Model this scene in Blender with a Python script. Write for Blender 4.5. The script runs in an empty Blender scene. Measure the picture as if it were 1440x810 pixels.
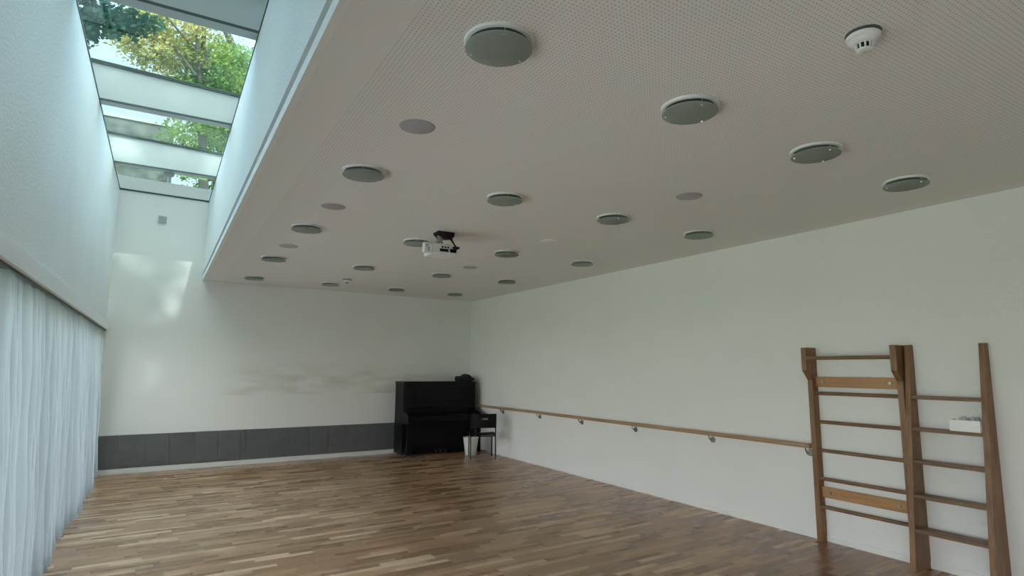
import bpy, bmesh, math, random
from mathutils import Vector, Matrix
random.seed(7)
PI = math.pi
SC = bpy.context.scene
COL = SC.collection

# ------------------------------------------------------------------ room numbers (metres)
R = 5.4213          # right wall plane
H = 2.9217          # ceiling
XB = 0.4795         # bulkhead face (right side of the light shaft)
XL = -0.7398        # left wall plane
HS = 4.2201         # bottom edge of the skylight
YN = -2.6           # near wall, behind the camera
def yb(x): return 10.5197 + 0.0542 * x      # back wall (very slightly out of square)

# ------------------------------------------------------------------ materials
def mat(name, color=(.8, .8, .8), rough=.5, metal=0, spec=.5):
    m = bpy.data.materials.new(name); m.use_nodes = True
    b = m.node_tree.nodes['Principled BSDF']
    b.inputs['Base Color'].default_value = (*color, 1)
    b.inputs['Roughness'].default_value = rough
    b.inputs['Metallic'].default_value = metal
    b.inputs['Specular IOR Level'].default_value = spec
    return m
def N(m, t, **kw):
    n = m.node_tree.nodes.new(t)
    for k, v in kw.items(): setattr(n, k, v)
    return n
def L(m, a, b): m.node_tree.links.new(a, b)
def bsdf(m): return m.node_tree.nodes['Principled BSDF']
def noise_var(m, c1, c2, scale=5, stretch=(1, 1, 1), detail=3, bump=0, bscale=None, lo=.35, hi=.65):
    tc = N(m, 'ShaderNodeTexCoord'); mp = N(m, 'ShaderNodeMapping'); mp.inputs['Scale'].default_value = stretch
    L(m, tc.outputs['Object'], mp.inputs['Vector'])
    nz = N(m, 'ShaderNodeTexNoise'); nz.inputs['Scale'].default_value = scale; nz.inputs['Detail'].default_value = detail
    L(m, mp.outputs[0], nz.inputs['Vector'])
    cr = N(m, 'ShaderNodeValToRGB'); cr.color_ramp.elements[0].position = lo; cr.color_ramp.elements[1].position = hi
    cr.color_ramp.elements[0].color = (*c1, 1); cr.color_ramp.elements[1].color = (*c2, 1)
    L(m, nz.outputs['Fac'], cr.inputs[0]); L(m, cr.outputs[0], bsdf(m).inputs['Base Color'])
    if bump:
        n2 = N(m, 'ShaderNodeTexNoise'); n2.inputs['Scale'].default_value = bscale or scale; n2.inputs['Detail'].default_value = 4
        L(m, mp.outputs[0], n2.inputs['Vector'])
        bp = N(m, 'ShaderNodeBump'); bp.inputs['Strength'].default_value = bump; bp.inputs['Distance'].default_value = .01
        L(m, n2.outputs['Fac'], bp.inputs['Height']); L(m, bp.outputs[0], bsdf(m).inputs['Normal'])
    return cr

M = {}
M['paint'] = mat('wall_paint', rough=.75, spec=.3); noise_var(M['paint'], (.79, .78, .76), (.81, .80, .785), 1.3, bump=.25, bscale=45)
M['shaftpaint'] = mat('shaft_paint', rough=.7, spec=.3); noise_var(M['shaftpaint'], (.745, .765, .745), (.775, .79, .77), 1.3, bump=.35, bscale=55)
M['white'] = mat('white_lacquer', (.82, .83, .82), .4)
M['beamwhite'] = mat('beam_pale_grey', (.46, .505, .515), .35)
M['gasket'] = mat('dark_gasket', (.05, .075, .07), .5)
M['palegrey'] = mat('pale_grey_profile', (.30, .33, .33), .4)
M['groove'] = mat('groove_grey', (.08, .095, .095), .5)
M['greyframe'] = mat('grey_frame', (.33, .37, .36), .4)
M['black'] = mat('black_gloss', (.004, .004, .005), .3, spec=.18)
M['blackmatt'] = mat('black_matt', (.008, .008, .009), .6, spec=.25)
M['blackcloth'] = mat('black_cloth', (.018, .018, .019), .9); noise_var(M['blackcloth'], (.012,)*3, (.03,)*3, 30, bump=.4)
M['chrome'] = mat('chrome', (.75, .75, .73), .22, 1)
M['brass'] = mat('bracket_metal', (.30, .29, .25), .35, 1)
M['whiteplastic'] = mat('white_plastic', (.78, .79, .77), .4)
M['greyplastic'] = mat('grey_plastic', (.38, .40, .41), .5)
M['speaker'] = mat('speaker_mesh', (.42, .41, .42), .7); noise_var(M['speaker'], (.36, .355, .365), (.46, .45, .46), 400)
M['ivory'] = mat('ivory', (.75, .72, .62), .35)
M['box'] = mat('white_card', (.93, .92, .92), .6)

# back wall paint: scuffed band of yellowish stains at hand height
m = M['backpaint'] = mat('back_wall_paint', rough=.75, spec=.3)
tc = N(m, 'ShaderNodeTexCoord'); sep = N(m, 'ShaderNodeSeparateXYZ'); L(m, tc.outputs['Object'], sep.inputs[0])
def band(m, src, lo0, lo1, hi0, hi1):
    a = N(m, 'ShaderNodeMapRange', interpolation_type='SMOOTHSTEP'); a.inputs[1].default_value = lo0; a.inputs[2].default_value = lo1
    b = N(m, 'ShaderNodeMapRange', interpolation_type='SMOOTHSTEP'); b.inputs[1].default_value = hi0; b.inputs[2].default_value = hi1
    b.inputs[3].default_value = 1; b.inputs[4].default_value = 0
    L(m, src, a.inputs[0]); L(m, src, b.inputs[0])
    c = N(m, 'ShaderNodeMath', operation='MULTIPLY'); L(m, a.outputs[0], c.inputs[0]); L(m, b.outputs[0], c.inputs[1])
    return c.outputs[0]
bz = band(m, sep.outputs['Z'], 1.085, 1.10, 1.35, 1.75)
bx = band(m, sep.outputs['X'], .7, 1.3, 3.9, 5.2)
nz = N(m, 'ShaderNodeTexNoise'); nz.inputs['Scale'].default_value = 2.2; nz.inputs['Detail'].default_value = 6
mp = N(m, 'ShaderNodeMapping'); mp.inputs['Scale'].default_value = (1, 1, 4); L(m, tc.outputs['Object'], mp.inputs[0]); L(m, mp.outputs[0], nz.inputs['Vector'])
mr = N(m, 'ShaderNodeMapRange'); mr.inputs[1].default_value = .35; mr.inputs[2].default_value = .75; L(m, nz.outputs['Fac'], mr.inputs[0])
ml = N(m, 'ShaderNodeMath', operation='MULTIPLY'); L(m, bz, ml.inputs[0]); L(m, bx, ml.inputs[1])
ml2 = N(m, 'ShaderNodeMath', operation='MULTIPLY'); L(m, ml.outputs[0], ml2.inputs[0]); L(m, mr.outputs[0], ml2.inputs[1])
mx = N(m, 'ShaderNodeMix', data_type='RGBA'); mx.inputs[6].default_value = (.86, .865, .855, 1); mx.inputs[7].default_value = (.71, .70, .61, 1)
L(m, ml2.outputs[0], mx.inputs[0]); L(m, mx.outputs[2], bsdf(m).inputs['Base Color'])

# perforated ceiling board: a plain border, then 8 mm holes on an 18 mm grid
m = M['ceiling'] = mat('perforated_ceiling', rough=.8, spec=.2)
tc = N(m, 'ShaderNodeTexCoord'); sep = N(m, 'ShaderNodeSeparateXYZ'); L(m, tc.outputs['Object'], sep.inputs[0])
sq = []
for ax in ('X', 'Y'):
    mo = N(m, 'ShaderNodeMath', operation='PINGPONG'); mo.inputs[1].default_value = .010; L(m, sep.outputs[ax], mo.inputs[0])
    p2 = N(m, 'ShaderNodeMath', operation='MULTIPLY'); L(m, mo.outputs[0], p2.inputs[0]); L(m, mo.outputs[0], p2.inputs[1]); sq.append(p2)
ad = N(m, 'ShaderNodeMath', operation='ADD'); L(m, sq[0].outputs[0], ad.inputs[0]); L(m, sq[1].outputs[0], ad.inputs[1])
lt = N(m, 'ShaderNodeMath', operation='LESS_THAN'); L(m, ad.outputs[0], lt.inputs[0]); lt.inputs[1].default_value = .0038 ** 2
gt = N(m, 'ShaderNodeMath', operation='GREATER_THAN'); L(m, sep.outputs['X'], gt.inputs[0]); gt.inputs[1].default_value = XB + .27
g2 = N(m, 'ShaderNodeMath', operation='LESS_THAN'); L(m, sep.outputs['X'], g2.inputs[0]); g2.inputs[1].default_value = R - .15
mu = N(m, 'ShaderNodeMath', operation='MULTIPLY'); L(m, lt.outputs[0], mu.inputs[0]); L(m, gt.outputs[0], mu.inputs[1])
mu2 = N(m, 'ShaderNodeMath', operation='MULTIPLY'); L(m, mu.outputs[0], mu2.inputs[0]); L(m, g2.outputs[0], mu2.inputs[1])
mx = N(m, 'ShaderNodeMix', data_type='RGBA'); mx.inputs[6].default_value = (.80, .775, .755, 1); mx.inputs[7].default_value = (.50, .485, .47, 1)
L(m, mu2.outputs[0], mx.inputs[0]); L(m, mx.outputs[2], bsdf(m).inputs['Base Color'])

# strip parquet, strips running across the room
m = M['floor'] = mat('strip_parquet', rough=.38, spec=.28); bsdf(m).inputs['Coat Weight'].default_value = .15; bsdf(m).inputs['Coat Roughness'].default_value = .25
tc = N(m, 'ShaderNodeTexCoord'); mp = N(m, 'ShaderNodeMapping'); mp.inputs['Rotation'].default_value = (0, 0, -.054)
L(m, tc.outputs['Object'], mp.inputs[0]); sep = N(m, 'ShaderNodeSeparateXYZ'); L(m, mp.outputs[0], sep.inputs[0])
def mth(m, op, a, b=None):
    n = N(m, 'ShaderNodeMath', operation=op)
    for i, v in enumerate((a, b)):
        if v is None: continue
        if isinstance(v, (int, float)): n.inputs[i].default_value = v
        else: L(m, v, n.inputs[i])
    return n.outputs[0]
row = mth(m, 'DIVIDE', sep.outputs['Y'], .062)
rfl = mth(m, 'FLOOR', row)
wn = N(m, 'ShaderNodeTexWhiteNoise', noise_dimensions='1D'); L(m, rfl, wn.inputs['W'])
xo = mth(m, 'ADD', mth(m, 'DIVIDE', sep.outputs['X'], .46), mth(m, 'MULTIPLY', wn.outputs['Value'], 13.7))
cfl = mth(m, 'FLOOR', xo)
cmb = N(m, 'ShaderNodeCombineXYZ'); L(m, cfl, cmb.inputs[0]); L(m, rfl, cmb.inputs[1])
w2 = N(m, 'ShaderNodeTexWhiteNoise', noise_dimensions='2D'); L(m, cmb.outputs[0], w2.inputs['Vector'])
cr = N(m, 'ShaderNodeValToRGB')
cols = [(0, (.225, .116, .056)), (.3, (.295, .16, .082)), (.6, (.37, .215, .118)), (.85, (.49, .312, .185)), (1, (.64, .45, .29))]
els = cr.color_ramp.elements
els[0].position, els[0].color = 0, (*cols[0][1], 1); els[1].position, els[1].color = 1, (*cols[-1][1], 1)
for p, c in cols[1:-1]:
    e = els.new(p); e.color = (*c, 1)
L(m, w2.outputs['Value'], cr.inputs[0])
gm = N(m, 'ShaderNodeMapping'); gm.inputs['Scale'].default_value = (2.5, 45, 1); L(m, mp.outputs[0], gm.inputs[0])
gn = N(m, 'ShaderNodeTexNoise'); gn.inputs['Scale'].default_value = 1.6; gn.inputs['Detail'].default_value = 5; L(m, gm.outputs[0], gn.inputs['Vector'])
gr = N(m, 'ShaderNodeMapRange'); gr.inputs[1].default_value = .3; gr.inputs[2].default_value = .7; gr.inputs[3].default_value = .72; gr.inputs[4].default_value = 1.2
L(m, gn.outputs['Fac'], gr.inputs[0])
# dark joint lines
fy = mth(m, 'FRACT', row); fx = mth(m, 'FRACT', xo)
jy = mth(m, 'GREATER_THAN', fy, .035); jx = mth(m, 'GREATER_THAN', fx, .006)
jj = mth(m, 'ADD', mth(m, 'MULTIPLY', mth(m, 'MULTIPLY', jy, jx), .45), .55)
vv = mth(m, 'MULTIPLY', gr.outputs[0], jj)
hs = N(m, 'ShaderNodeVectorMath', operation='SCALE'); L(m, cr.outputs[0], hs.inputs[0]); L(m, vv, hs.inputs['Scale'])
L(m, hs.outputs[0], bsdf(m).inputs['Base Color'])
rr = N(m, 'ShaderNodeMapRange'); rr.inputs[3].default_value = .24; rr.inputs[4].default_value = .38; L(m, w2.outputs['Value'], rr.inputs[0]); L(m, rr.outputs[0], bsdf(m).inputs['Roughness'])

def wood(name, c1, c2, stretch, rough=.45):
    m = mat(name, c1, rough); noise_var(m, c1, c2, 3, stretch=stretch, detail=6, bump=.08, lo=.3, hi=.7); return m
M['woodz'] = wood('wall_bar_wood', (.17, .080, .034), (.30, .155, .07), (14, 14, 1.2))
M['woody'] = wood('rung_wood', (.15, .082, .043), (.25, .145, .078), (14, 1.2, 14))
M['plank'] = wood('plank_wood', (.36, .18, .070), (.47, .25, .105), (14, 1.0, 14))
M['rail'] = wood('handrail_wood', (.33, .20, .105), (.45, .29, .165), (16, .6, 16))
M['cladding'] = mat('dark_grey_panel', (.05, .05, .052), .55); noise_var(M['cladding'], (.115, .12, .13), (.135, .14, .15), 6, stretch=(1, 1, 2), bump=.05)
M['joint'] = mat('panel_joint', (.27, .27, .27), .6)

def thin_glass(name, tint, refl=.08):
    m = bpy.data.materials.new(name); m.use_nodes = True; nt = m.node_tree
    nt.nodes.clear(); out = N(m, 'ShaderNodeOutputMaterial'); mixn = N(m, 'ShaderNodeMixShader')
    tr = N(m, 'ShaderNodeBsdfTransparent'); tr.inputs[0].default_value = (*tint, 1)
    gl = N(m, 'ShaderNodeBsdfGlossy'); gl.inputs['Roughness'].default_value = .02
    fr = N(m, 'ShaderNodeFresnel'); fr.inputs[0].default_value = 1.45
    L(m, fr.outputs[0], mixn.inputs[0]); L(m, tr.outputs[0], mixn.inputs[1]); L(m, gl.outputs[0], mixn.inputs[2]); L(m, mixn.outputs[0], out.inputs[0])
    return m
M['glass'] = thin_glass('skylight_glass', (.216, .274, .276))
M['winglass'] = thin_glass('window_glass', (.95, .96, .96))
M['solarglass'] = thin_glass('tinted_window_glass', (.17, .172, .168))
# frosted disc of the downlights
m = M['frost'] = bpy.data.materials.new('frosted_disc'); m.use_nodes = True; m.node_tree.nodes.clear()
out = N(m, 'ShaderNodeOutputMaterial'); a = N(m, 'ShaderNodeMixShader'); b = N(m, 'ShaderNodeMixShader')
tp = N(m, 'ShaderNodeBsdfTransparent'); tp.inputs[0].default_value = (.62, .72, .67, 1)
df = N(m, 'ShaderNodeBsdfDiffuse'); df.inputs[0].default_value = (.60, .63, .60, 1); tl = N(m, 'ShaderNodeBsdfTranslucent'); tl.inputs[0].default_value = (.5, .58, .54, 1)
a.inputs[0].default_value = .35; b.inputs[0].default_value = .62
L(m, df.outputs[0], a.inputs[1]); L(m, tl.outputs[0], a.inputs[2]); L(m, tp.outputs[0], b.inputs[1]); L(m, a.outputs[0], b.inputs[2]); L(m, b.outputs[0], out.inputs[0])
# curtain: diffuse + translucent voile
m = M['curtain'] = bpy.data.materials.new('white_voile'); m.use_nodes = True; m.node_tree.nodes.clear()
out = N(m, 'ShaderNodeOutputMaterial'); a = N(m, 'ShaderNodeMixShader'); b = N(m, 'ShaderNodeMixShader')
df = N(m, 'ShaderNodeBsdfDiffuse'); df.inputs[0].default_value = (.54, .585, .615, 1)
tl = N(m, 'ShaderNodeBsdfTranslucent'); tl.inputs[0].default_value = (.22, .255, .28, 1)
tp = N(m, 'ShaderNodeBsdfTransparent'); tp.inputs[0].default_value = (1, 1, 1, 1)
a.inputs[0].default_value = .45; b.inputs[0].default_value = .56
L(m, df.outputs[0], a.inputs[1]); L(m, tl.outputs[0], a.inputs[2]); L(m, a.outputs[0], b.inputs[1]); L(m, tp.outputs[0], b.inputs[2]); L(m, b.outputs[0], out.inputs[0])
tc = N(m, 'ShaderNodeTexCoord'); nz = N(m, 'ShaderNodeTexNoise'); nz.inputs['Scale'].default_value = 180
bp = N(m, 'ShaderNodeBump'); bp.inputs['Strength'].default_value = .25; bp.inputs['Distance'].default_value = .004
L(m, tc.outputs['Object'], nz.inputs['Vector']); L(m, nz.outputs['Fac'], bp.inputs['Height']); L(m, bp.outputs[0], df.inputs['Normal'])

def leafmat(name, c1, c2, tr=.45):
    m = bpy.data.materials.new(name); m.use_nodes = True; m.node_tree.nodes.clear()
    out = N(m, 'ShaderNodeOutputMaterial'); a = N(m, 'ShaderNodeMixShader'); a.inputs[0].default_value = tr
    df = N(m, 'ShaderNodeBsdfDiffuse'); tl = N(m, 'ShaderNodeBsdfTranslucent')
    tc = N(m, 'ShaderNodeTexCoord'); nz = N(m, 'ShaderNodeTexNoise'); nz.inputs['Scale'].default_value = 1.1; nz.inputs['Detail'].default_value = 4
    cr = N(m, 'ShaderNodeValToRGB'); cr.color_ramp.elements[0].position = .38; cr.color_ramp.elements[1].position = .62
    cr.color_ramp.elements[0].color = (*c1, 1); cr.color_ramp.elements[1].color = (*c2, 1)
    L(m, tc.outputs['Object'], nz.inputs['Vector']); L(m, nz.outputs['Fac'], cr.inputs[0])
    L(m, cr.outputs[0], df.inputs[0]); L(m, cr.outputs[0], tl.inputs[0]); L(m, df.outputs[0], a.inputs[1]); L(m, tl.outputs[0], a.inputs[2]); L(m, a.outputs[0], out.inputs[0])
    return m
M['leafdark'] = leafmat('dark_blue_green_leaves', (.03, .085, .075), (.05, .13, .10), .3)
M['leafyellow'] = leafmat('yellow_leaves', (.30, .33, .12), (.62, .56, .25), .4)
M['leafgreen'] = leafmat('bright_green_leaves', (.10, .22, .06), (.30, .42, .13), .4)
M['bark'] = mat('bark', (.07, .075, .065), .9)
M['concrete'] = mat('grey_roof', rough=.85); noise_var(M['concrete'], (.07, .085, .085), (.15, .17, .17), 2.2, detail=8)
M['paving'] = mat('pale_paving', rough=.9); noise_var(M['paving'], (.46, .455, .44), (.56, .55, .53), 2)
M['lawn'] = mat('lawn', rough=.95); noise_var(M['lawn'], (.12, .19, .06), (.2, .28, .1), 3)

# ------------------------------------------------------------------ mesh helpers
def bm_new(): return bmesh.new()
def quad(bm, *pts): return bm.faces.new([bm.verts.new(p) for p in pts])
def hexa(bm, c):
    """c: 8 corners, bottom 4 (ccw) then top 4"""
    v = [bm.verts.new(p) for p in c]
    for f in ((3, 2, 1, 0), (4, 5, 6, 7), (0, 1, 5, 4), (1, 2, 6, 5), (2, 3, 7, 6), (3, 0, 4, 7)): bm.faces.new([v[i] for i in f])
def box(bm, x0, x1, y0, y1, z0, z1):
    hexa(bm, [(x0, y0, z0), (x1, y0, z0), (x1, y1, z0), (x0, y1, z0), (x0, y0, z1), (x1, y0, z1), (x1, y1, z1), (x0, y1, z1)])
def prism(bm, prof, a0, a1, axis):
    """extrude a 2D profile along axis; profile coords are the two other axes in xyz order"""
    def P(u, v, a): return {'x': (a, u, v), 'y': (u, a, v), 'z': (u, v, a)}[axis]
    A = [bm.verts.new(P(u, v, a0)) for u, v in prof]; B = [bm.verts.new(P(u, v, a1)) for u, v in prof]
    n = len(prof)
    bm.faces.new(A); bm.faces.new(B[::-1])
    for i in range(n): bm.faces.new((A[i], B[i], B[(i + 1) % n], A[(i + 1) % n]))
def lathe(bm, prof, cx=0, cy=0, n=32):
    """profile of (r, z)"""
    rings = []
    for r, z in prof:
        if r < 1e-6: rings.append([bm.verts.new((cx, cy, z))])
        else: rings.append([bm.verts.new((cx + r * math.cos(2 * PI * k / n), cy + r * math.sin(2 * PI * k / n), z)) for k in range(n)])
    for A, B in zip(rings, rings[1:]):
        for k in range(n):
            k2 = (k + 1) % n
            if len(A) == 1 and len(B) == 1: continue
            if len(A) == 1: bm.faces.new((A[0], B[k], B[k2]))
            elif len(B) == 1: bm.faces.new((A[k], A[k2], B[0]))
            else: bm.faces.new((A[k], B[k], B[k2], A[k2]))
def tube(bm, pts, r, n=12, cap=True):
    pts = [Vector(p) for p in pts]; rs = r if isinstance(r, (list, tuple)) else [r] * len(pts)
    rings = []; up = None
    for i, p in enumerate(pts):
        d = (pts[min(i + 1, len(pts) - 1)] - pts[max(i - 1, 0)]).normalized()
        if up is None: up = d.orthogonal().normalized()
        up = (up - d * up.dot(d)).normalized(); s = d.cross(up)
        rings.append([bm.verts.new(p + (up * math.cos(2 * PI * k / n) + s * math.sin(2 * PI * k / n)) * rs[i]) for k in range(n)])
    for A, B in zip(rings, rings[1:]):
        for k in range(n): bm.faces.new((A[k], A[(k + 1) % n], B[(k + 1) % n], B[k]))
    if cap: bm.faces.new(rings[0][::-1]); bm.faces.new(rings[-1])
def obj(name, bm, material, parent=None, bevel=0, smooth=False, loc=None):
    bmesh.ops.recalc_face_normals(bm, faces=bm.faces)
    me = bpy.data.meshes.new(name); bm.to_mesh(me); bm.free()
    me.materials.append(material)
    o = bpy.data.objects.new(name, me); COL.objects.link(o)
    if parent: o.parent = parent
    if loc: o.location = loc
    if bevel:
        md = o.modifiers.new('bevel', 'BEVEL'); md.width = bevel; md.segments = 2; md.limit_method = 'ANGLE'; md.angle_limit = .6
    if smooth:
        for p in me.polygons: p.use_smooth = True
        if smooth != 'all':
            try: me.set_sharp_from_angle(angle=.6)
            except Exception: pass
    return o
def tag(o, label, cat, group=None, kind=None):
    o['label'] = label; o['category'] = cat
    if group: o['group'] = group
    if kind: o['kind'] = kind
    return o
def empty(name, label, cat, loc=(0, 0, 0), rz=0, group=None):
    o = bpy.data.objects.new(name, None); COL.objects.link(o); o.empty_display_size = .1
    o.location = loc; o.rotation_euler = (0, 0, rz)
    return tag(o, label, cat, group)
def struct(name, bm, material, label=None, **kw):
    o = obj(name, bm, material, **kw); o['kind'] = 'structure'
    if label: o['label'] = label; o['category'] = name.split('_')[0]
    return o
def copy_tree(o, parent=None):
    c = o.copy(); COL.objects.link(c)
    if parent: c.parent = parent
    for ch in list(o.children): copy_tree(ch, c)
    return c

# ------------------------------------------------------------------ the setting
X0 = XL - .36
b = bm_new(); hexa(b, [(X0, YN, -.12), (R + .2, YN, -.12), (R + .2, yb(R) + .2, -.12), (X0, yb(X0) + .2, -.12), (X0, YN, 0), (R + .2, YN, 0), (R + .2, yb(R) + .2, 0), (X0, yb(X0) + .2, 0)])
struct('floor', b, M['floor'], 'brown strip parquet floor')
b = bm_new(); hexa(b, [(XB + .15, YN, H), (R, YN, H), (R, yb(R), H), (XB + .15, yb(XB), H), (XB + .15, YN, H + .25), (R, YN, H + .25), (R, yb(R), H + .25), (XB + .15, yb(XB), H + .25)])
hexa(b, [(XB, YN, H), (XB + .15, YN, H), (XB + .15, yb(XB), H), (XB, yb(XB), H), (XB, YN, H + .012), (XB + .15, YN, H + .012), (XB + .15, yb(XB), H + .012), (XB, yb(XB), H + .012)])
struct('ceiling', b, M['ceiling'], 'low white perforated ceiling beside the skylight shaft')
# bulkhead: face, recessed groove, lip
b = bm_new()
hexa(b, [(XB, YN, H + .145), (XB + .2, YN, H + .145), (XB + .2, yb(XB), H + .145), (XB, yb(XB), H + .145), (XB, YN, HS), (XB + .2, YN, HS), (XB + .2, yb(XB), HS), (XB, yb(XB), HS)])
struct('wall_bulkhead', b, M['shaftpaint'], 'white bulkhead wall on the right side of the skylight shaft')
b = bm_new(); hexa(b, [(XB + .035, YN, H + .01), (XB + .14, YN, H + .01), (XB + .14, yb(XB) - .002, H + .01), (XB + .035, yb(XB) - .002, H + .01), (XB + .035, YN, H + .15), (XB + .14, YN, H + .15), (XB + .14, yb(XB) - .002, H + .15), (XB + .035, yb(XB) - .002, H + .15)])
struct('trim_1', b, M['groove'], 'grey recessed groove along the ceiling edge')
b = bm_new(); hexa(b, [(XB - .006, YN, H - .002), (XB + .03, YN, H - .002), (XB + .03, yb(XB) - .002, H - .002), (XB - .006, yb(XB) - .002, H - .002), (XB - .006, YN, H + .062), (XB + .03, YN, H + .062), (XB + .03, yb(XB) - .002, H + .062), (XB - .006, yb(XB) - .002, H + .062)])
struct('trim_2', b, M['white'], 'bright white lip along the ceiling edge')
b = bm_new(); box(b, R, R + .2, YN, yb(R) + .2, 0, H + .25)
struct('wall_right', b, M['paint'], 'white wall on the right')
b = bm_new(); box(b, R - .011, R, YN, 6.3, 1.797, H)
struct('trim_3', b, M['paint'], 'slightly proud upper plaster on the right wall')
b = bm_new(); xs = [XL - .36, XB, R + .2]
for a, c, z1 in ((xs[0], XB + .2, HS), (XB + .2, xs[2], H + .25)):
    hexa(b, [(a, yb(a), 0), (c, yb(c), 0), (c, yb(c) + .2, 0), (a, yb(a) + .2, 0), (a, yb(a), z1), (c, yb(c), z1), (c, yb(c) + .2, z1), (a, yb(a) + .2, z1)])
struct('wall_back', b, M['backpaint'], 'white back wall with a scuffed band')
# left wall: upper part over the long curtained window, pier at the back
b = bm_new(); hexa(b, [(XL - .30, YN, 2.09), (XL, YN, 2.09), (XL, yb(XL), 2.09), (XL - .30, yb(XL), 2.09), (XL - .30, YN, HS), (XL, YN, HS), (XL, yb(XL), HS), (XL - .30, yb(XL), HS)])
hexa(b, [(XL - .30, 10.32, 0), (XL - .02, 10.32, 0), (XL - .02, yb(XL), 0), (XL - .30, yb(XL), 0), (XL - .30, 10.32, 2.09), (XL - .02, 10.32, 2.09), (XL - .02, yb(XL), 2.09), (XL - .30, yb(XL), 2.09)])
struct('wall_left', b, M['shaftpaint'], 'tall white wall over the curtain')
b = bm_new(); box(b, XL - .01, XL + .035, YN, yb(XL) - .01, 2.078, 2.185)
struct('trim_4', b, M['white'], 'white pelmet strip over the curtain')
# near wall behind the camera, with glazing added to let in fill light
b = bm_new()
box(b, X0, R + .2, YN - .2, YN, -.1, .10); box(b, XB, R + .2, YN - .2, YN, 2.72, H + .25); box(b, X0, XB + .2, YN - .2, YN, 2.72, 4.65)
box(b, X0, XL + .25, YN - .2, YN, .10, 2.72); box(b, R - .15, R + .2, YN - .2, YN, .10, 2.72)
struct('wall_front', b, M['paint'], 'wall behind the camera around an added wide window')
def glazing(name, label, axis, fixed, a0, a1, z0, z1, n, fmat, gmat):
    w = bpy.data.objects.new(name, None); COL.objects.link(w); w['kind'] = 'structure'; w['label'] = label; w['category'] = 'window'
    fb = bm_new(); t = .03
    def bx(p0, p1, q0, q1, d):
        if axis == 'y': box(fb, fixed - d, fixed + d, p0, p1, q0, q1)
        else: box(fb, p0, p1, fixed - d, fixed + d, q0, q1)
    bx(a0, a1, z0, z0 + .06, t); bx(a0, a1, z1 - .06, z1, t)
    st = (a1 - a0) / n
    for k in range(n + 1):
        c = a0 + st * k; bx(max(a0, c - .03), min(a1, c + .03), z0 + .06, z1 - .06, t)
    obj('window_frame', fb, fmat, w)
    for k in range(n):
        g = bm_new(); c0, c1 = a0 + st * k + .03, a0 + st * (k + 1) - .03
        if axis == 'y': box(g, fixed - .004, fixed + .004, c0, c1, z0 + .06, z1 - .06)
        else: box(g, c0, c1, fixed - .004, fixed + .004, z0 + .06, z1 - .06)
        # a single sheet is enough for a tinted transparent pane
        obj('pane', g, gmat, w)
    return w
glazing('window_2', 'long garden window behind the white curtain', 'y', XL - .24, YN, 10.32, 0, 2.09, 8, M['greyframe'], M['winglass'])
glazing('fill_window', 'added wide window behind the camera, lighting the room', 'x', YN - .1, XL + .25, R - .15, .10, 2.72, 5, M['greyframe'], M['solarglass'])  # unseen window, added so daylight fills the room

# dark cladding and white base along the back wall
def on_back(b, x0, x1, d, z0, z1, d0=0.0):
    hexa(b, [(x0, yb(x0) - d, z0), (x1, yb(x1) - d, z0), (x1, yb(x1) - d0, z0), (x0, yb(x0) - d0, z0), (x0, yb(x0) - d, z1), (x1, yb(x1) - d, z1), (x1, yb(x1) - d0, z1), (x0, yb(x0) - d0, z1)])
b = bm_new(); on_back(b, XL - .1, R - .002, .024, 0, .072)
struct('baseboard_back', b, M['white'], 'white baseboard below the dark panels')
b = bm_new(); box(b, R - .010, R, YN, yb(R) - .03, 0, .05)
struct('baseboard_right', b, M['paint'], 'low white skirting along the right wall')
clad = empty('wall_cladding', 'low band of dark grey panels with pale joints along the back wall', 'wall panel')
b = bm_new(); on_back(b, XL - .1, R - .003, .010, .074, .545); obj('backing', b, M['joint'], clad)
js = [XL - .1, -.438, -.109, .205, .536, .871, 1.193, 1.278, 1.622, 1.95, 2.284, 2.6, 2.94, 3.305, 3.385, 3.706, 4.03, 4.35, 4.68, 5.0, R - .003]
for a, c in zip(js, js[1:]):
    b = bm_new(); on_back(b, a + .005, c - .005, .020, .076, .55, .010); obj('panel', b, M['cladding'], clad)

# ------------------------------------------------------------------ skylight
sky = bpy.data.objects.new('window_1', None); COL.objects.link(sky); sky['kind'] = 'structure'
sky['label'] = 'long skylight with white cross beams above the shaft'; sky['category'] = 'window'
SX0, SX1 = XL - .26, XB + .19
def gz(x): return 4.615 - .035 * (x - XL) / (XB - XL)
def beam(y0, y1):
    b = bm_new()
    hexa(b, [(SX0, y0, HS), (SX1, y0, HS), (SX1, y1, HS), (SX0, y1, HS), (SX0, y0, gz(SX0)), (SX1, y0, gz(SX1)), (SX1, y1, gz(SX1)), (SX0, y1, gz(SX0))])
    o = obj('cross_beam', b, M['beamwhite'], sky)
    g = bm_new()
    def bar(ya, yc, za, zc, top=False):
        f = gz if top else (lambda x: 0)
        hexa(g, [(SX0, ya, f(SX0) + za), (SX1, ya, f(SX1) + za), (SX1, yc, f(SX1) + za), (SX0, yc, f(SX0) + za), (SX0, ya, f(SX0) + zc), (SX1, ya, f(SX1) + zc), (SX1, yc, f(SX1) + zc), (SX0, yc, f(SX0) + zc)])
    bar(y0 - .006, y0 + .004, HS - .004, HS + .016)
    bar(y0 - .012, y0, -.022, -.004, True)
    bar(y0 - .055, y0 - .040, -.018, -.004, True)
    obj('seal', g, M['gasket'], o)
    f = bm_new(); hexa(f, [(SX0, y1, HS + .004), (SX1, y1, HS + .004), (SX1, y1 + .035, HS + .03), (SX0, y1 + .035, HS + .03), (SX0, y1, HS + .1), (SX1, y1, HS + .1), (SX1, y1 + .035, HS + .1), (SX0, y1 + .035, HS + .1)])
    obj('blind_rail', f, M['palegrey'], o)
    return o
BY = [-1.39, .61, 2.73, 4.85, 6.97, 9.10]
TH = .13
for y in BY: last = beam(y, y + TH)
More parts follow.
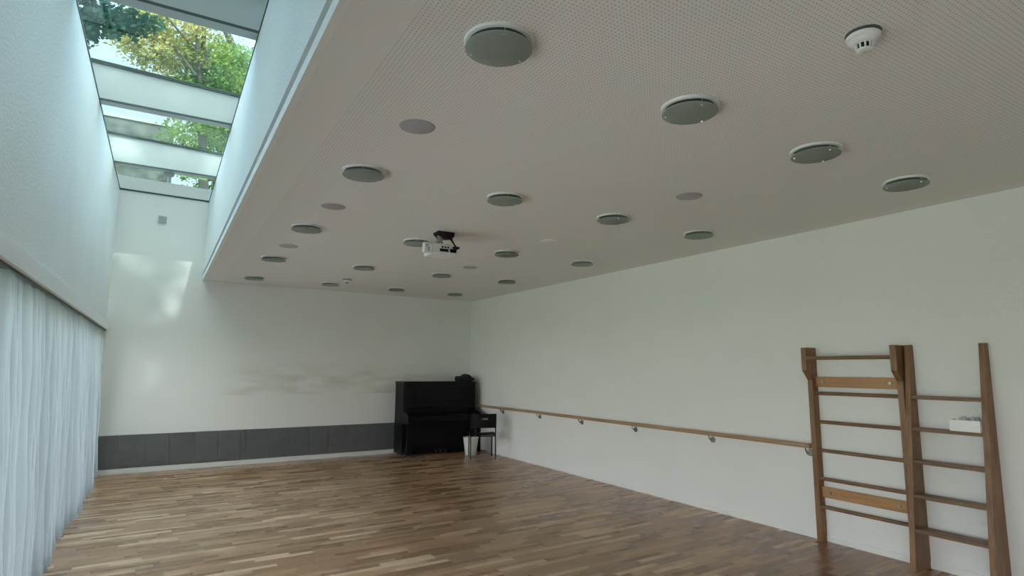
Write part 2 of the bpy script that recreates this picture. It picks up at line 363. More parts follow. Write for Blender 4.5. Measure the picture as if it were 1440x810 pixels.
edges = [(YN, BY[0])] + [(BY[i] + TH, BY[i + 1]) for i in range(5)] + [(BY[5] + TH, yb(0))]
for a, c in edges:
    b = bm_new(); cl, crr = (c, c) if c != edges[-1][1] else (yb(SX0) + .05, yb(SX1) + .05)
    quad(b, (SX0, a, gz(SX0)), (SX1, a, gz(SX1)), (SX1, crr, gz(SX1)), (SX0, cl, gz(SX0)))
    obj('pane', b, M['glass'], sky)
b = bm_new(); box(b, SX0 - .1, SX0, YN - .2, yb(SX0) + .2, HS, gz(SX0) + .08); box(b, SX1, SX1 + .1, YN - .2, yb(SX1) + .2, HS, gz(SX1) + .08)
obj('side_kerb', b, M['beamwhite'], sky)
b = bm_new(); hexa(b, [(SX0, yb(SX0), HS), (SX1, yb(SX1), HS), (SX1, yb(SX1) + .15, HS), (SX0, yb(SX0) + .15, HS), (SX0, yb(SX0), 4.44), (SX1, yb(SX1), 4.42), (SX1, yb(SX1) + .15, 4.42), (SX0, yb(SX0) + .15, 4.44)])
obj('sunlit_end_kerb', b, M['white'], sky)  # whiter than the beams: sunlight on the end wall put into its colour
b = bm_new(); quad(b, (SX0, yb(SX0) + .05, 4.43), (SX1, yb(SX1) + .05, 4.41), (SX1, yb(SX1) + .05, gz(SX1)), (SX0, yb(SX0) + .05, gz(SX0)))
obj('end_shade_pane', b, M['glass'], sky)  # dark glass band added for the shaded upper part of the end wall
b = bm_new()
for x, s in ((XL, -1), (XB, 1)):
    hexa(b, [(x - s * .006, YN, HS - .008), (x + s * .03, YN, HS - .008), (x + s * .03, yb(x) - .002, HS - .008), (x - s * .006, yb(x) - .002, HS - .008), (x - s * .006, YN, HS + .012), (x + s * .03, YN, HS + .012), (x + s * .03, yb(x) - .002, HS + .012), (x - s * .006, yb(x) - .002, HS + .012)])
on_back(b, XL + .006, XB - .006, .008, HS - .010, HS + .014)
obj('edge_seal', b, M['gasket'], sky)
b = bm_new(); lathe(b, [(0, -.045), (.05, -.045), (.062, -.03), (.062, .0), (0, 0)], 0, 0, 20)
o = obj('latch', b, M['greyplastic'], sky, smooth=True); o.location = (-.10, BY[5] + TH + .01, HS)

# ------------------------------------------------------------------ curtain
def curtain():
    b = bm_new(); rnd = random.Random(3)
    y = YN + .05; ys = []
    prof = []   # irregular folds: list of (y, amp offset)
    s = 0
    while y < 10.27:
        w = rnd.uniform(.075, .17); a = rnd.uniform(.55, 1.0)
        for k in range(10):
            t = k / 10
            prof.append((y + w * t, a * (.5 - .5 * math.cos(2 * PI * t)) ** .8, rnd.uniform(-1, 1) * .03))
        y += w
    NZ = 26; Z0, Z1 = .022, 2.068
    ph = [rnd.uniform(0, 6) for _ in range(4)]
    rows = []
    for j in range(NZ + 1):
        t = j / NZ; z = Z0 + (Z1 - Z0) * t; rw = []
        amp = .115 - .05 * t
        for (yy, f, q) in prof:
            big = .5 + .5 * math.sin(yy * 2.9 + ph[0] + .35 * (1 - t)) * math.sin(yy * 1.13 + ph[1])
            x = -.800 + .035 * (1 - t) + (amp * f) + .075 * (1 - t) ** .8 * big + q * .12 * (1 - t)
            x += .006 * math.sin(z * 7 + yy * 31)
            dy = .02 * (1 - t) * math.sin(yy * 5 + ph[2])
            rw.append(b.verts.new((x, min(yy + dy, 10.31), z + (.006 * math.sin(yy * 40) if j == 0 else 0))))
        rows.append(rw)
    for A, B in zip(rows, rows[1:]):
        for k in range(len(A) - 1): b.faces.new((A[k], A[k + 1], B[k + 1], B[k]))
    return b, rows
b, rows = curtain()
hemrows = [[(v_.co.x + .004, v_.co.y, v_.co.z + .001) for v_ in r_] for r_ in rows[:2]]
cur = obj('curtain', b, M['curtain'], smooth='all')
hm_ = bm_new(); hr = [[hm_.verts.new(v_) for v_ in r_] for r_ in hemrows]
for A_, B_ in zip(hr, hr[1:]):
    for k in range(len(A_) - 1): hm_.faces.new((A_[k], A_[k + 1], B_[k + 1], B_[k]))
obj('hem', hm_, M['curtain'], cur, smooth='all')
tr_ = bm_new(); box(tr_, XL - .06, XL + .006, YN, yb(XL) - .02, 2.062, 2.078); obj('track_shadow_strip', tr_, M['groove'], cur)  # dark track strip, coloured to stand in for the shaded gap above the curtain
tag(cur, 'long white floor-length voile curtain hanging along the left window wall', 'curtain')

# ------------------------------------------------------------------ downlights
def make_downlight():
    t = empty('downlight', '', 'ceiling light', (0, 0, H))
    b = bm_new(); lathe(b, [(.128, -.001), (.128, -.012), (.131, -.014), (.145, -.012), (.148, -.008), (.148, 0), (.128, -.001)], n=40)
    obj('rim', b, M['white'], t, smooth=True)
    b = bm_new(); lathe(b, [(.1275, -.003), (.1275, -.010), (.105, -.010), (.100, -.004), (.03, -.005), (0, -.005)], n=32)
    obj('reflector', b, DARKREF, t, smooth=True)
    b = bm_new(); lathe(b, [(0, -.038), (.140, -.038), (.143, -.036), (.143, -.033), (.140, -.031), (0, -.031)], n=40)
    obj('glass_disc', b, M['frost'], t, smooth=True)
    for k in range(3):
        a = 2.3 + k * 2 * PI / 3; cx, cy = .122 * math.cos(a), .122 * math.sin(a)
        b = bm_new(); lathe(b, [(0, -.046), (.006, -.045), (.0075, -.041), (.0045, -.038), (.0045, -.004), (0, -.004)], cx, cy, 12)
        obj('stud', b, M['chrome'], t, smooth=True)
    return t
DARKREF = mat('lamp_reflector', (.13, .14, .13), .35)
cols = [(1.13, 'in the column beside the skylight shaft'), (2.29, 'in the second column from the skylight shaft'), (3.43, 'in the third column from the skylight shaft'), (4.55, 'in the column beside the right wall')]
rowsL = [(2.05, 'nearest the camera'), (3.98, 'second from the camera'), (5.91, 'middle of its five'), (7.82, 'second from the back wall'), (9.71, 'nearest the back wall')]
proto = make_downlight(); first = True
for cx, cn in cols:
    for ry, rn in rowsL:
        o = proto if first else copy_tree(proto); first = False
        o.location = (cx + random.uniform(-.01, .01), ry + .035 * (cx - 2.3) * .5, H); o.rotation_euler.z = 0
        o['label'] = 'round glass downlight %s, %s' % (cn, rn)
        o['group'] = 'round glass downlights under the ceiling'

# flat speaker covers
def make_cover():
    b = bm_new(); lathe(b, [(0, -.006), (.095, -.006), (.101, -.004), (.102, 0), (0, 0)], n=40)
    o = obj('ceiling_speaker', b, M['speaker'], smooth=True); return o
cov = make_cover(); first = True
for x, y, l in [(1.16, 3.04, 'largest grey flat disc in the ceiling, between the two nearest left lights'), (1.17, 5.0, 'flat disc in the ceiling beside the shaft, left of the projector'),
                (1.15, 6.96, 'small flat disc between the third and fourth lights along the shaft'), (3.51, 3.18, 'flat grey disc in the ceiling toward the right wall'),
                (3.53, 7.10, 'small flat disc in the ceiling behind the projector to the right'), (3.51, 5.14, 'pale flat disc in the ceiling right of the projector')]:
    o = cov if first else cov.copy()
    if not first: COL.objects.link(o)
    first = False
    o.location = (x, y, H); tag(o, l, 'ceiling speaker', 'flat round ceiling covers')
    if y == 5.14 or (x == 1.17):
        o.data = o.data.copy(); o.data.materials[0] = M['whiteplastic'] if y == 5.14 else M['speaker']

# smoke detectors
def make_detector():
    t = empty('smoke_detector', '', 'smoke detector', (0, 0, H))
    b = bm_new(); lathe(b, [(.066, 0), (.066, -.005), (.060, -.009), (0, -.010)], n=36); obj('base', b, M['groove'], t, smooth=True)
    b = bm_new(); lathe(b, [(.060, -.010), (.064, -.014), (.063, -.026), (.058, -.030), (.054, -.031), (.054, -.034), (.050, -.040), (.036, -.046), (0, -.046)], n=36); obj('housing', b, M['whiteplastic'], t, smooth=True)
    b = bm_new()
    for k in range(10):
        a = 2 * PI * k / 10; c, s = math.cos(a), math.sin(a)
        tube(b, [(.031 * c, .031 * s, -.044), (.028 * c, .028 * s, -.072)], .0035, 6)
    obj('vent_ribs', b, M['whiteplastic'], t)
    b = bm_new(); lathe(b, [(.022, -.044), (.022, -.071), (0, -.071)], n=24); obj('chamber', b, M['blackmatt'], t, smooth=True)
    b = bm_new(); lathe(b, [(0, -.071), (.031, -.071), (.031, -.075), (.024, -.079), (0, -.080)], n=30); obj('cap', b, M['whiteplastic'], t, smooth=True)
    return t
d = make_detector(); d.location = (2.37, 1.2, H); d['label'] = 'white smoke detector in the upper right ceiling, the one nearest the camera'; d['group'] = 'smoke detectors'
d2 = copy_tree(d); d2.location = (2.41, 9.15, H); d2['label'] = 'small far smoke detector near the back wall between two downlights'

# ------------------------------------------------------------------ projector
t = empty('projector', 'white projector hanging from a black ceiling mount with a black cable', 'projector', (2.34, 5.40, H))
b = bm_new(); prism(b, [(-.05, 0), (.135, 0), (.125, -.055), (.02, -.065), (-.04, -.03)], -.07, .07, 'y'); obj('ceiling_mount', b, M['blackmatt'], t, bevel=.006)
b = bm_new(); lathe(b, [(0, -.02), (.022, -.02), (.034, -.10), (.050, -.135), (0, -.135)], -.005, 0, 24); obj('column', b, M['greyplastic'], t, smooth=True)
b = bm_new(); box(b, -.06, .09, -.05, .05, -.142, -.134); obj('bracket', b, M['blackmatt'], t)
b = bm_new(); box(b, -.12, .135, -.13, .13, -.245, -.142); body = obj('body', b, M['whiteplastic'], t, bevel=.012)
b = bm_new()
for dx0, dx1, z0, z1 in ((-.055, .035, -.222, -.196), (.055, .12, -.224, -.19)): box(b, dx0, dx1, -.136, -.129, z0, z1)
for k in range(3): box(b, -.035 + .03 * k, -.02 + .03 * k, -.135, -.129, -.186, -.168)
obj('port_panel', b, M['blackmatt'], body)
# white square lens hood at the left end
b = bm_new(); hx = -.165
for (u0, u1, v0, v1) in ((-.215, -.125, -.158, -.147), (-.215, -.125, -.243, -.232), (-.215, -.203, -.232, -.158), (-.137, -.125, -.232, -.158)):
    box(b, u0, u1, -.13, -.07, v0, v1)
obj('lens_hood', b, M['white'], body)
b = bm_new(); tube(b, [(-.15, -.02, -.193), (-.118, -.02, -.193)], .03, 20); obj('lens', b, M['greyplastic'], body, smooth=True)
b = bm_new(); tube(b, [(.03, -.05, -.03), (.045, -.10, -.06), (.08, -.13, -.11), (.105, -.15, -.165), (.12, -.15, -.19), (.10, -.139, -.2)], .0085, 8); obj('cable', b, M['blackmatt'], t, smooth=True)
b = bm_new(); tube(b, [(.12, 0, -.03), (.122, -.03, -.07), (.112, -.05, -.10)], .006, 8); obj('loose_cable', b, M['blackmatt'], t, smooth=True)
b = bm_new(); tube(b, [(-.045, 0, -.01), (-.055, -.03, -.05), (-.05, -.04, -.08)], .006, 8); obj('loose_cable', b, M['blackmatt'], t, smooth=True)
b = bm_new(); box(b, .08, .145, -.165, -.13, -.185, -.165); obj('plug', b, M['blackmatt'], t, bevel=.004)

# wall sensor in the shaft
b = bm_new(); on_back(b, -.205, -.095, .022, 3.775, 3.88, 0); o = obj('wall_sensor', b, M['greyplastic'], bevel=.006)
tag(o, 'small grey square box high on the back wall under the skylight', 'sensor')

# ------------------------------------------------------------------ handrail
t = empty('handrail', 'round wooden handrail running along the right wall', 'handrail', (R, 0, 0))
zr = .850
b = bm_new(); tube(b, [(-.065, 3.475, zr), (-.065, 10.35, zr)], .0225, 16); obj('rail', b, M['rail'], t, smooth=True)
for y in (9.44, 8.23, 7.10, 5.95, 4.69, 3.53):
    b = bm_new(); tube(b, [(-.065, y, zr - .02), (-.065, y, zr - .045), (-.055, y, zr - .062), (-.035, y, zr - .07), (-.012, y, zr - .07)], .0065, 8)
    br = obj('bracket', b, M['brass'], t, smooth=True)
    b = bm_new(); tube(b, [(-.014, y, zr - .07), (0, y, zr - .07)], [.030, .034], 20); obj('rosette', b, M['brass'], br, smooth=True)

# ------------------------------------------------------------------ wall bars
t = empty('wall_bars', 'wooden wall bars with protruding head blocks fixed at the handrail end', 'wall bars', (R, 0, 0))
for y0, y1 in ((3.405, 3.455), (2.605, 2.655)):
    b = bm_new(); prism(b, [(-.085, 0), (-.0, 0), (-.0, 1.775), (-.165, 1.775), (-.165, 1.56), (-.085, 1.47)], y0, y1, 'y'); obj('post', b, M['woodz'], t, bevel=.004)
b = bm_new(); tube(b, [(-.145, 2.655, 1.675), (-.145, 3.405, 1.675)], .017, 14); obj('rung', b, M['woody'], t, smooth=True)
for z in (1.347, 1.083, .823, .567, .313):
    b = bm_new(); tube(b, [(-.060, 2.655, z), (-.060, 3.405, z)], .0165, 14); o = obj('rung', b, M['woody'], t, smooth=True)
for z in (1.453, .443):
    b = bm_new(); box(b, -.040, -.015, 2.655, 3.405, z - .048, z + .048); o = obj('plank', b, M['plank'], t, bevel=.004)
    for y in (2.73, 3.33):
        b = bm_new(); tube(b, [(-.050, y, z), (-.039, y, z)], .014, 12); obj('bolt', b, M['brass'], o, smooth=True)
b = bm_new(); tube(b, [(-.09, 3.43, 1.675), (-.166, 3.43, 1.675)], .012, 10)
b.free()

t = empty('step_frame', 'wooden climbing frame with deep tapered side boards and flat steps beside the wall bars', 'climbing frame', (R, 0, 0))
def dep(z): return .245 - (.245 - .055) * z / 1.775
for y0, y1 in ((2.548, 2.590), (2.022, 2.064)):
    b = bm_new(); prism(b, [(-dep(0), 0), (0, 0), (0, 1.775), (-dep(1.775), 1.775)], y0, y1, 'y'); o = obj('side_board', b, M['woodz'], t, bevel=.003)
for z in (1.347, 1.092, .838, .572, .312):
    d0 = dep(z)
    b = bm_new(); box(b, -d0 + .004, -d0 + .004 + min(.13, (d0 - .02) * .72), 2.064, 2.548, z - .015, z + .015); obj('step', b, M['woody'], t, bevel=.005)
b = bm_new(); tube(b, [(-.075, 2.547, 1.69), (-.075, 2.543, 1.69)], .01, 12); b.free()

# white box with tape on the second step
t = empty('storage_box', 'small open white box resting on a step of the climbing frame', 'box', (R - .09, 2.168, 1.092 + .014))
b = bm_new()
box(b, -.055, .055, -.10, .10, 0, .004)
for a in ((-.055, -.051, -.10, .10), (.051, .055, -.10, .10), (-.051, .051, -.10, -.096), (-.051, .051, .096, .10)): box(b, a[0], a[1], a[2], a[3], .004, .085)
obj('tray', b, M['box'], t)
rnd = random.Random(5)
b = bm_new()
for k in range(7):
    x, y = rnd.uniform(-.03, .03), rnd.uniform(-.08, .06); z = .004
    lathe(b, [(0, z), (.018, z), (.018, .08 + rnd.uniform(0, .02)), (.008, .092 + rnd.uniform(0, .02)), (0, .10)], x, y, 10)
o = obj('bottle_cluster', b, mat('milky_plastic', (.55, .56, .56), .3), smooth=True); o.location = (R - .09, 2.168, 1.094 + .014)
tag(o, 'pale little bottles standing in the white box', 'bottles')
o['kind'] = 'stuff'
b = bm_new()
pts = [(R - .105 , 2.092 + .022 * math.cos(a), 1.275 + .026 * math.sin(a)) for a in [2 * PI * k / 20 for k in range(21)]]
tube(b, pts, .006, 8, cap=False); tube(b, [(R - .105, 2.075, 1.275), (R - .105, 2.064, 1.275)], .004, 6)
o = obj('hanging_ring', b, M['white'], smooth=True); tag(o, 'small white ring hooked on the right side board of the climbing frame', 'ring')

# ------------------------------------------------------------------ piano
px0, px1 = 3.80, 5.255; yf = 10.245; ybk = 10.66; PHt = 1.31
t = empty('upright_piano', 'black upright piano standing in the far right corner', 'piano', ((px0 + px1) / 2, yf, 0))
ox, oy = (px0 + px1) / 2, yf
def pb(name, x0, x1, y0, y1, z0, z1, m='black', par=None, bev=.004):
    b = bm_new(); box(b, x0 - ox, x1 - ox, y0 - oy, y1 - oy, z0, z1); return obj(name, b, M[m], par or t, bevel=bev)
for x0, x1 in ((px0, px0 + .045), (px1 - .045, px1)):
    b = bm_new(); prism(b, [(0, .03), (ybk - oy, .03), (ybk - oy, PHt - .025), (.01, PHt - .025), (0, 1.0), (0, .80), (-.05, .78), (-.24, .745), (-.285, .72), (-.29, .60), (-.25, .575), (0, .56)], x0 - ox, x1 - ox, 'x')
    obj('side_panel', b, M['black'], t, bevel=.004)
pb('lid', px0 - .012, px1 + .012, yf - .018, ybk, PHt - .024, PHt)
pb('upper_panel', px0 + .045, px1 - .045, yf + .012, yf + .035, .82, PHt - .025)
b = bm_new(); box(b, px0 + .25 - ox, px1 - .25 - ox, -.012, .012, .93, 1.16); obj('music_desk', b, M['black'], t, bevel=.006)
pb('fallboard', px0 + .045, px1 - .045, yf - .01, yf + .012, .74, .84)
pb('key_bed', px0 + .045, px1 - .045, yf - .28, yf + .012, .61, .69)
b = bm_new()
n = 52; w = (px1 - px0 - .20) / n
for k in range(n): box(b, px0 + .10 + w * k + .0008 - ox, px0 + .10 + w * (k + 1) - .0008 - ox, -.16, -.015, .69, .712)
# key lid closed over the keys, so only the slip shows
b.free()
b = bm_new(); prism(b, [(-.262, .69), (-.01, .69), (-.01, .742), (-.235, .725), (-.262, .71)], px0 + .047 - ox, px1 - .047 - ox, 'x'); obj('key_lid', b, M['black'], t, bevel=.004)
pb('lower_panel', px0 + .045, px1 - .045, yf + .03, yf + .05, .11, .61)
pb('bottom_rail', px0 + .045, px1 - .045, yf + .005, yf + .05, .03, .11)
pb('back_panel', px0 + .045, px1 - .045, ybk - .04, ybk, .03, PHt - .025)
for x0 in (px0 + .003, px1 - .068):
    b = bm_new(); prism(b, [(-.25, .06), (-.19, .06), (-.20, .575), (-.255, .575)], x0 - ox, x0 + .065 - ox, 'x'); obj('leg', b, M['black'], t, bevel=.004)
    b = bm_new(); box(b, x0 - ox, x0 + .065 - ox, -.27, .1, .035, .062); obj('toe_block', b, M['black'], t, bevel=.004)
    b = bm_new(); tube(b, [(x0 + .018 - ox, -.225, .0235), (x0 + .048 - ox, -.225, .0235)], .0235, 16); obj('caster', b, M['brass'], t, smooth=True)
    b = bm_new(); tube(b, [(x0 + .018 - ox, .30, .0235), (x0 + .048 - ox, .30, .0235)], .0235, 16); obj('caster', b, M['brass'], t, smooth=True)
for k in (-1, 0, 1):
    b = bm_new(); tube(b, [(k * .09, .03, .075), (k * .09, -.03, .068), (k * .09, -.09, .055)], [.008, .010, .016], 10); obj('pedal', b, M['brass'], t, smooth=True)

# black bag on the piano
b = bm_new(); bmesh.ops.create_icosphere(b, subdivisions=4, radius=1)
rnd = random.Random(11)
from mathutils import noise as mn
for v in b.verts:
    c = v.co.copy(); d = 1 + .32 * mn.noise(c * 1.7 + Vector((3, 1, 2))) + .13 * mn.noise(c * 4.5)
    v.co = Vector((c.x * .19 * d, c.y * .12 * d, c.z * .085 * d))
    if v.co.z < -.045: v.co.z = -.045
    v.co.z += .025 * math.sin(v.co.x * 24 + .8)* (1 if v.co.z > 0 else 0)
zmin = min(v.co.z for v in b.verts)
for v in b.verts: v.co.z -= zmin
o = obj('cloth_bag', b, M['blackcloth'], smooth='all', loc=(5.10, 10.42, PHt))
tag(o, 'crumpled black bag lying on the right end of the piano lid', 'bag')

# ------------------------------------------------------------------ chair
A = Vector((4.68, 9.27, 0)); B = Vector((5.08, 9.115, 0))
u = (B - A).normalized(); v = Vector((-u.y, u.x, 0))     # v points away from the camera
if v.y < 0: v = -v
W = (B - A).length
cc = (A + B) / 2
t = empty('stacking_chair', 'black stacking chair with a slotted backrest in front of the piano', 'chair', cc)
def lc(a, c, z): p = u * a + v * c; return (p.x, p.y, z)
hw = W / 2
for s in (-1, 1):
    b = bm_new(); tube(b, [lc(s * hw, -.03, .008), lc(s * hw, .01, .41), lc(s * hw, -.005, .56), lc(s * hw, -.03, .765)], .0105, 10); obj('leg', b, M['blackmatt'], t, smooth=True)
    b = bm_new(); tube(b, [lc(s * (hw - .01), .415, .008), lc(s * (hw - .01), .39, .40)], .0105, 10); obj('leg', b, M['blackmatt'], t, smooth=True)
b = bm_new()
tube(b, [lc(-hw, .01, .40), lc(hw, .01, .40)], .009, 8); tube(b, [lc(-hw + .01, .39, .40), lc(hw - .01, .39, .40)], .009, 8)
for s in (-1, 1): tube(b, [lc(s * hw, .01, .40), lc(s * (hw - .01), .39, .40)], .009, 8)
obj('seat_frame', b, M['blackmatt'], t, smooth=True)
def slab(b, gridpts, thick_dir, th):
    """closed shell over a grid of points"""
    nr, nc = len(gridpts), len(gridpts[0]); td = Vector(thick_dir) * th
    F = [[b.verts.new(p) for p in r] for r in gridpts]; K = [[b.verts.new(Vector(p) + td) for p in r] for r in gridpts]
    for i in range(nr - 1):
        for j in range(nc - 1):
            b.faces.new((F[i][j], F[i][j + 1], F[i + 1][j + 1], F[i + 1][j])); b.faces.new((K[i][j], K[i + 1][j], K[i + 1][j + 1], K[i][j + 1]))
    for i in range(nr - 1):
        b.faces.new((F[i][0], F[i + 1][0], K[i + 1][0], K[i][0])); b.faces.new((F[i][-1], K[i][-1], K[i + 1][-1], F[i + 1][-1]))
    for j in range(nc - 1):
        b.faces.new((F[0][j], K[0][j], K[0][j + 1], F[0][j + 1])); b.faces.new((F[-1][j], F[-1][j + 1], K[-1][j + 1], K[-1][j]))
b = bm_new(); g = []
for i in range(9):
    c = -.0 + .43 * i / 8; g.append([lc(-hw - .01 + (W + .02) * j / 8, c, .420 - .012 * math.sin(PI * j / 8) - (.02 * max(0, (i - 6) / 2) ** 2) + .01 * (i == 0)) for j in range(9)])
slab(b, g, (0, 0, 1), .022); obj('seat', b, M['blackmatt'], t, smooth=True, bevel=.004)
# backrest with a handle slot: built as strips round the slot
b = bm_new()
def bk(a, z): return lc(a, -.03 + .035 * (.765 - z) / .25 * .6 - .028 * math.cos(a / hw * PI / 2) + .01, z)
def patch(a0, a1, z0, z1, na=6, nzz=3):
    g = [[bk(a0 + (a1 - a0) * j / na, z0 + (z1 - z0) * i / nzz) for j in range(na + 1)] for i in range(nzz + 1)]
    slab(b, g, v, .014)
T0, T1 = .54, .78
patch(-hw - .012, -.035, T0, T1); patch(.075, hw + .012, T0, T1); patch(-.035, .075, T0, .675); patch(-.035, .075, .71, T1)
obj('backrest', b, M['blackmatt'], t, smooth=True)

# white waste bin behind the chair
t = empty('waste_bin', 'white tapered waste bin on the floor behind the black chair', 'bin', (4.98, 9.86, 0))
b = bm_new(); lathe(b, [(0, .004), (.095, 0), (.10, .006), (.138, .30), (.146, .305), (.146, .315), (.136, .315), (.132, .30), (.096, .012), (0, .012)], n=32); obj('bucket', b, M['whiteplastic'], t, smooth=True)

# ------------------------------------------------------------------ outside
b = bm_new(); box(b, -40, -6, -40, 60, -.3, -.14); box(b, 11, 40, -40, 60, -.3, -.14); box(b, -6, 11, 10.95, 60, -.3, -.14); box(b, -6, 11, -40, -9, -.3, -.14)
g = obj('lawn', b, M['lawn']); tag(g, 'green lawn around the building', 'lawn', kind='stuff')
b = bm_new(); box(b, -6, X0 - .02, -9, 10.95, -.3, -.13); box(b, R + .25, 11, -9, 10.95, -.3, -.13); box(b, X0 - .02, R + .25, -9, YN - .25, -.3, -.13)
struct('terrace', b, M['paving'], 'added pale stone terrace outside the windows, bouncing light in')  # paving added to bounce sunlight up through the windows
hd = bm_new(); box(hd, -12, -1.4, 13, 14.2, -.13, 3.4); bmesh.ops.subdivide_edges(hd, edges=hd.edges, cuts=24, use_grid_fill=True)
for v_ in hd.verts:
    if v_.co.z > -.1: v_.co += Vector((math.sin(v_.co.z * 9 + v_.co.y * 3), math.sin(v_.co.x * 7.3 + v_.co.z * 5), math.cos(v_.co.x * 6.1))) * .05
hm = mat('hedge_green', (.02, .04, .02), .9); noise_var(hm, (.012, .03, .014), (.035, .065, .03), 9, bump=.6, bscale=30)
tag(obj('hedge', hd, hm), 'dark clipped hedge added outside to darken the view through the curtain', 'hedge')  # added dark backdrop that keeps the sheer curtain from looking too bright
t = empty('garden_building', 'plain grey building with a flat roof seen through the skylight', 'building', (-9, 34, 0))
b = bm_new(); box(b, -10, 8.6, -4, 6, -.12, 12.35); w_ = obj('wall', b, M['concrete'], t)
b = bm_new(); box(b, -10.1, 8.7, -4.1, 6.1, 12.35, 12.5); obj('roof_edge', b, M['greyframe'], t)

def leaves(center, rad, n, size, seed, squash=(1, 1, 1), hollow=.0, clumps=40, csize=.33):
    rnd = random.Random(seed); b = bm_new(); c = Vector(center)
    cl = []
    for _ in range(clumps):
        while True:
            p = Vector((rnd.uniform(-1, 1), rnd.uniform(-1, 1), rnd.uniform(-1, 1)))
            if p.length < 1: break
        cl.append(Vector((p.x * rad * squash[0], p.y * rad * squash[1], p.z * rad * squash[2])))
    for _ in range(n):
        q = rnd.choice(cl); s = rad * csize
        p = c + q + Vector((rnd.gauss(0, s * .5), rnd.gauss(0, s * .5), rnd.gauss(0, s * .42)))
        a = Vector((rnd.gauss(0, 1), rnd.gauss(0, 1), rnd.gauss(0, 1))).normalized(); e = a.orthogonal().normalized(); f = a.cross(e)
        L1 = size * rnd.uniform(.6, 1.3); L2 = L1 * .55
        b.faces.new([b.verts.new(p + e * L1 * .5), b.verts.new(p + f * L2 * .5), b.verts.new(p - e * L1 * .5), b.verts.new(p - f * L2 * .5)])
    return b
def tree(label, loc, trunk, branches, lv, lmat, name='tree'):
    t = empty(name, label, 'tree', loc); o = Vector(loc)
    b = bm_new(); tube(b, [Vector((0, 0, 0)), Vector((0, 0, 1))] + [Vector(p) - o for p, r in trunk[1:]], [trunk[0][1]] * 2 + [r for p, r in trunk[1:]], 10); obj('trunk', b, M['bark'], t, smooth=True)
    for br in branches:
        b = bm_new(); tube(b, [Vector(p) - o for p, r in br], [r for p, r in br], 7); obj('branch', b, M['bark'], t, smooth=True)
    for c, rad, n, size, seed, kw, *mm in lv:
        b = leaves(Vector(c) - o, rad, n, size, seed, **kw); obj('foliage', b, mm[0] if mm else lmat, t)
    return t
def twigs(root, ends, r0, seed):
    rnd = random.Random(seed); out = []
    for e in ends:
        a, c = Vector(root), Vector(e); mid = a.lerp(c, .5) + Vector((rnd.uniform(-.3, .3), rnd.uniform(-.3, .3), rnd.uniform(-.2, .3)))
        out.append([(tuple(a), r0), (tuple(mid), r0 * .6), (tuple(c), r0 * .25)])
    return out
tree('dark blue-green tree at the upper left of the skylight view', (-5.4, 15, -.14),
     [((-5.4, 15, -.14), .25), ((-5.2, 15, 5), .2), ((-4.4, 15, 10), .12)], twigs((-4.6, 15, 8.8), [(-1.9, 14.8, 9.5), (-2.1, 15.2, 10.2)], .06, 1),
     [((-2.1, 15, 9.95), 1.5, 7500, .15, 1, dict(clumps=70, csize=.20, squash=(1.0, .8, .92)))], M['leafdark'])
tree('yellowing autumn tree in the middle of the skylight view', (.9, 21.5, -.14),
     [((.9, 21.5, -.14), .22), ((.9, 21.4, 6), .18), ((.5, 20.8, 10.0), .11), ((.35, 20.4, 13), .06)],
     [[((.5, 20.6, 10.1), .09), ((.25, 20, 11.2), .06), ((.15, 19.9, 12.6), .04)], [((.25, 20, 10.6), .05), ((-.4, 19.8, 11.3), .04), ((-1.2, 19.7, 11.5), .02)], [((.2, 20, 11.4), .045), ((-.4, 19.8, 11.9), .03), ((-.9, 19.8, 12.4), .018)], [((.3, 20, 10.8), .04), ((.6, 19.8, 11.5), .03)]],
     [((-.65, 20.4, 11.9), 1.55, 7600, .125, 2, dict(clumps=70, csize=.24, squash=(1.0, .6, .9))), ((-1.1, 20.2, 11.1), .9, 900, .12, 5, dict(clumps=14, csize=.4, squash=(1, .8, .5)), M['leafyellow']),
      ((1.1, 20.6, 10.4), 1.35, 6500, .13, 21, dict(clumps=70, csize=.25, squash=(1.0, .6, 1.5)), M['leafgreen'])], M['leafyellow'])
tree('bright green tree at the right of the skylight view', (3.0, 24, -.14),
     [((3.0, 24, -.14), .3), ((2.9, 24, 7), .24), ((2.35, 24, 11.4), .2), ((1.85, 24, 13.2), .16), ((1.2, 23.9, 14.4), .12), ((.6, 23.8, 15.2), .08)],
     [[((2.1, 24, 12.4), .09), ((2.4, 24, 13.6), .06), ((2.6, 24, 15), .03)]],
     [((2.0, 25.4, 11.3), 2.4, 17000, .16, 3, dict(clumps=130, csize=.22, squash=(1.0, .5, 1.5)))], M['leafgreen'])
tree('large unseen tree behind the camera, crown shaped to shade the skylight', (1.2, -9.5, -.14),  # unseen tree added so its crown breaks up the sun over the skylight
     [((1.2, -9.5, -.14), .3), ((1.1, -9.5, 5), .24), ((1.0, -9.5, 10), .18), ((.9, -9.5, 14), .09)], twigs((1.05, -9.5, 8), [(-2, -9, 12), (4, -9.8, 12), (1, -7.5, 13), (-1, -11, 15), (3, -10, 16)], .11, 4),
     [((1.1, -9.5, 12.8), 4.4, 8500, .36, 9, dict(clumps=150, csize=.24, squash=(1, .8, 1.1)))], M['leafgreen'])

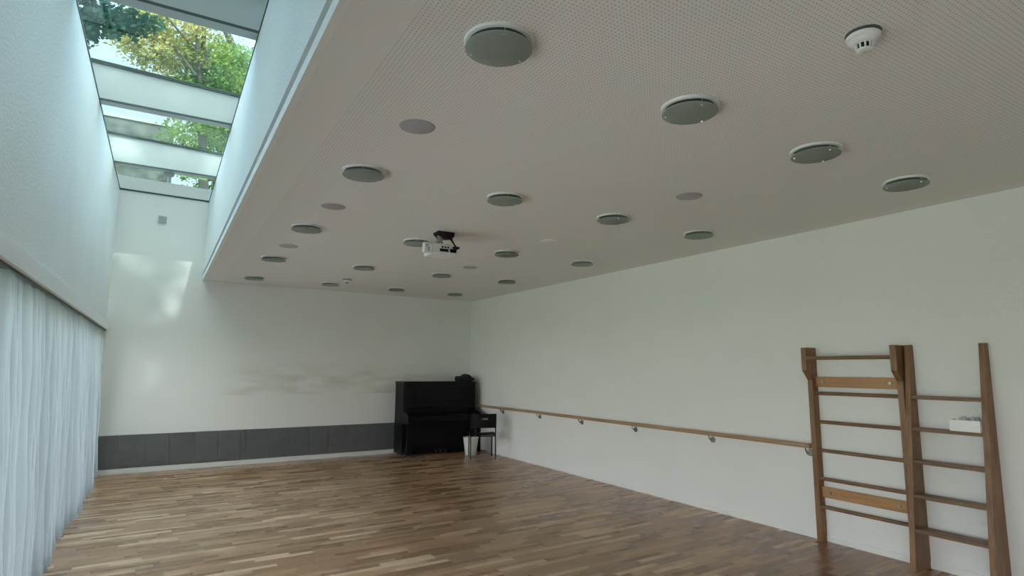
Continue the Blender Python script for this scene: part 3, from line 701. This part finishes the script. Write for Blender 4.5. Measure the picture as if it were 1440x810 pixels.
# ------------------------------------------------------------------ camera
f_px, yaw, pitch, roll = 826.4076, .534, .1372, .0077
E_PARAMS = None
fw = Vector((math.sin(yaw) * math.cos(pitch), math.cos(yaw) * math.cos(pitch), math.sin(pitch)))
r = Vector((math.cos(yaw), -math.sin(yaw), 0)); up = r.cross(fw)
r2 = r * math.cos(roll) + up * math.sin(roll); u2 = -r * math.sin(roll) + up * math.cos(roll)
cd = bpy.data.cameras.new('camera'); cam = bpy.data.objects.new('camera', cd); COL.objects.link(cam)
cd.sensor_width = 36; cd.lens = f_px / 1440 * 36; cd.clip_start = .05; cd.clip_end = 300
mw = Matrix((r2, u2, -fw)).transposed().to_4x4(); mw.translation = (0, 0, 1.55); cam.matrix_world = mw
SC.camera = cam

# ------------------------------------------------------------------ light
w = bpy.data.worlds.new('sky'); SC.world = w; w.use_nodes = True
class WM: node_tree = w.node_tree
bg = w.node_tree.nodes['Background']
tc = N(WM, 'ShaderNodeTexCoord'); sp = N(WM, 'ShaderNodeSeparateXYZ'); L(WM, tc.outputs['Generated'], sp.inputs[0])
cr = N(WM, 'ShaderNodeValToRGB'); L(WM, sp.outputs['Z'], cr.inputs[0])
cr.color_ramp.elements[0].color = (.92, .93, .93, 1); cr.color_ramp.elements[0].position = 0
cr.color_ramp.elements[1].color = (1.35, 1.95, 2.65, 1); cr.color_ramp.elements[1].position = 1
e = cr.color_ramp.elements.new(.38); e.color = (.76, .88, .97, 1)
# hazy bright sky around the sun (behind the camera, -y)
SUN_DIR = Vector((.09, -.81, .57)).normalized()   # towards the sun
dt = N(WM, 'ShaderNodeVectorMath', operation='DOT_PRODUCT'); L(WM, tc.outputs['Generated'], dt.inputs[0]); dt.inputs[1].default_value = SUN_DIR
g1 = N(WM, 'ShaderNodeMapRange', interpolation_type='SMOOTHSTEP'); g1.inputs[1].default_value = -.9; g1.inputs[2].default_value = 1; g1.inputs[3].default_value = .74; g1.inputs[4].default_value = 2.6
L(WM, dt.outputs['Value'], g1.inputs[0])
wmx = N(WM, 'ShaderNodeMix', data_type='RGBA'); g3 = N(WM, 'ShaderNodeMapRange', interpolation_type='SMOOTHSTEP'); g3.inputs[1].default_value = .1; g3.inputs[2].default_value = .8; L(WM, dt.outputs['Value'], g3.inputs[0])
L(WM, g3.outputs[0], wmx.inputs[0]); L(WM, cr.outputs[0], wmx.inputs[6]); wmx.inputs[7].default_value = (1, .96, .88, 1)
sc_ = N(WM, 'ShaderNodeVectorMath', operation='SCALE'); L(WM, wmx.outputs[2], sc_.inputs[0]); L(WM, g1.outputs[0], sc_.inputs['Scale'])
L(WM, sc_.outputs[0], bg.inputs[0]); bg.inputs[1].default_value = 4.2
w.cycles.sampling_method = 'MANUAL'; w.cycles.sample_map_resolution = 512

sd = bpy.data.lights.new('sun', 'SUN'); sd.energy = 11; sd.color = (1, .95, .87); sd.angle = math.radians(.6)
so = bpy.data.objects.new('sun', sd); COL.objects.link(so); so.rotation_euler = SUN_DIR.to_track_quat('Z', 'Y').to_euler(); so.location = (0, -20, 20)
SC.view_settings.view_transform = 'Standard'; SC.view_settings.look = 'None'
SC.view_settings.exposure = .20; SC.view_settings.gamma = 1; SC.view_settings.use_curve_mapping = False
SC.cycles.use_denoising = True
SC.cycles.max_bounces = 10; SC.cycles.diffuse_bounces = 7; SC.cycles.transparent_max_bounces = 12
SC.cycles.sample_clamp_indirect = 6
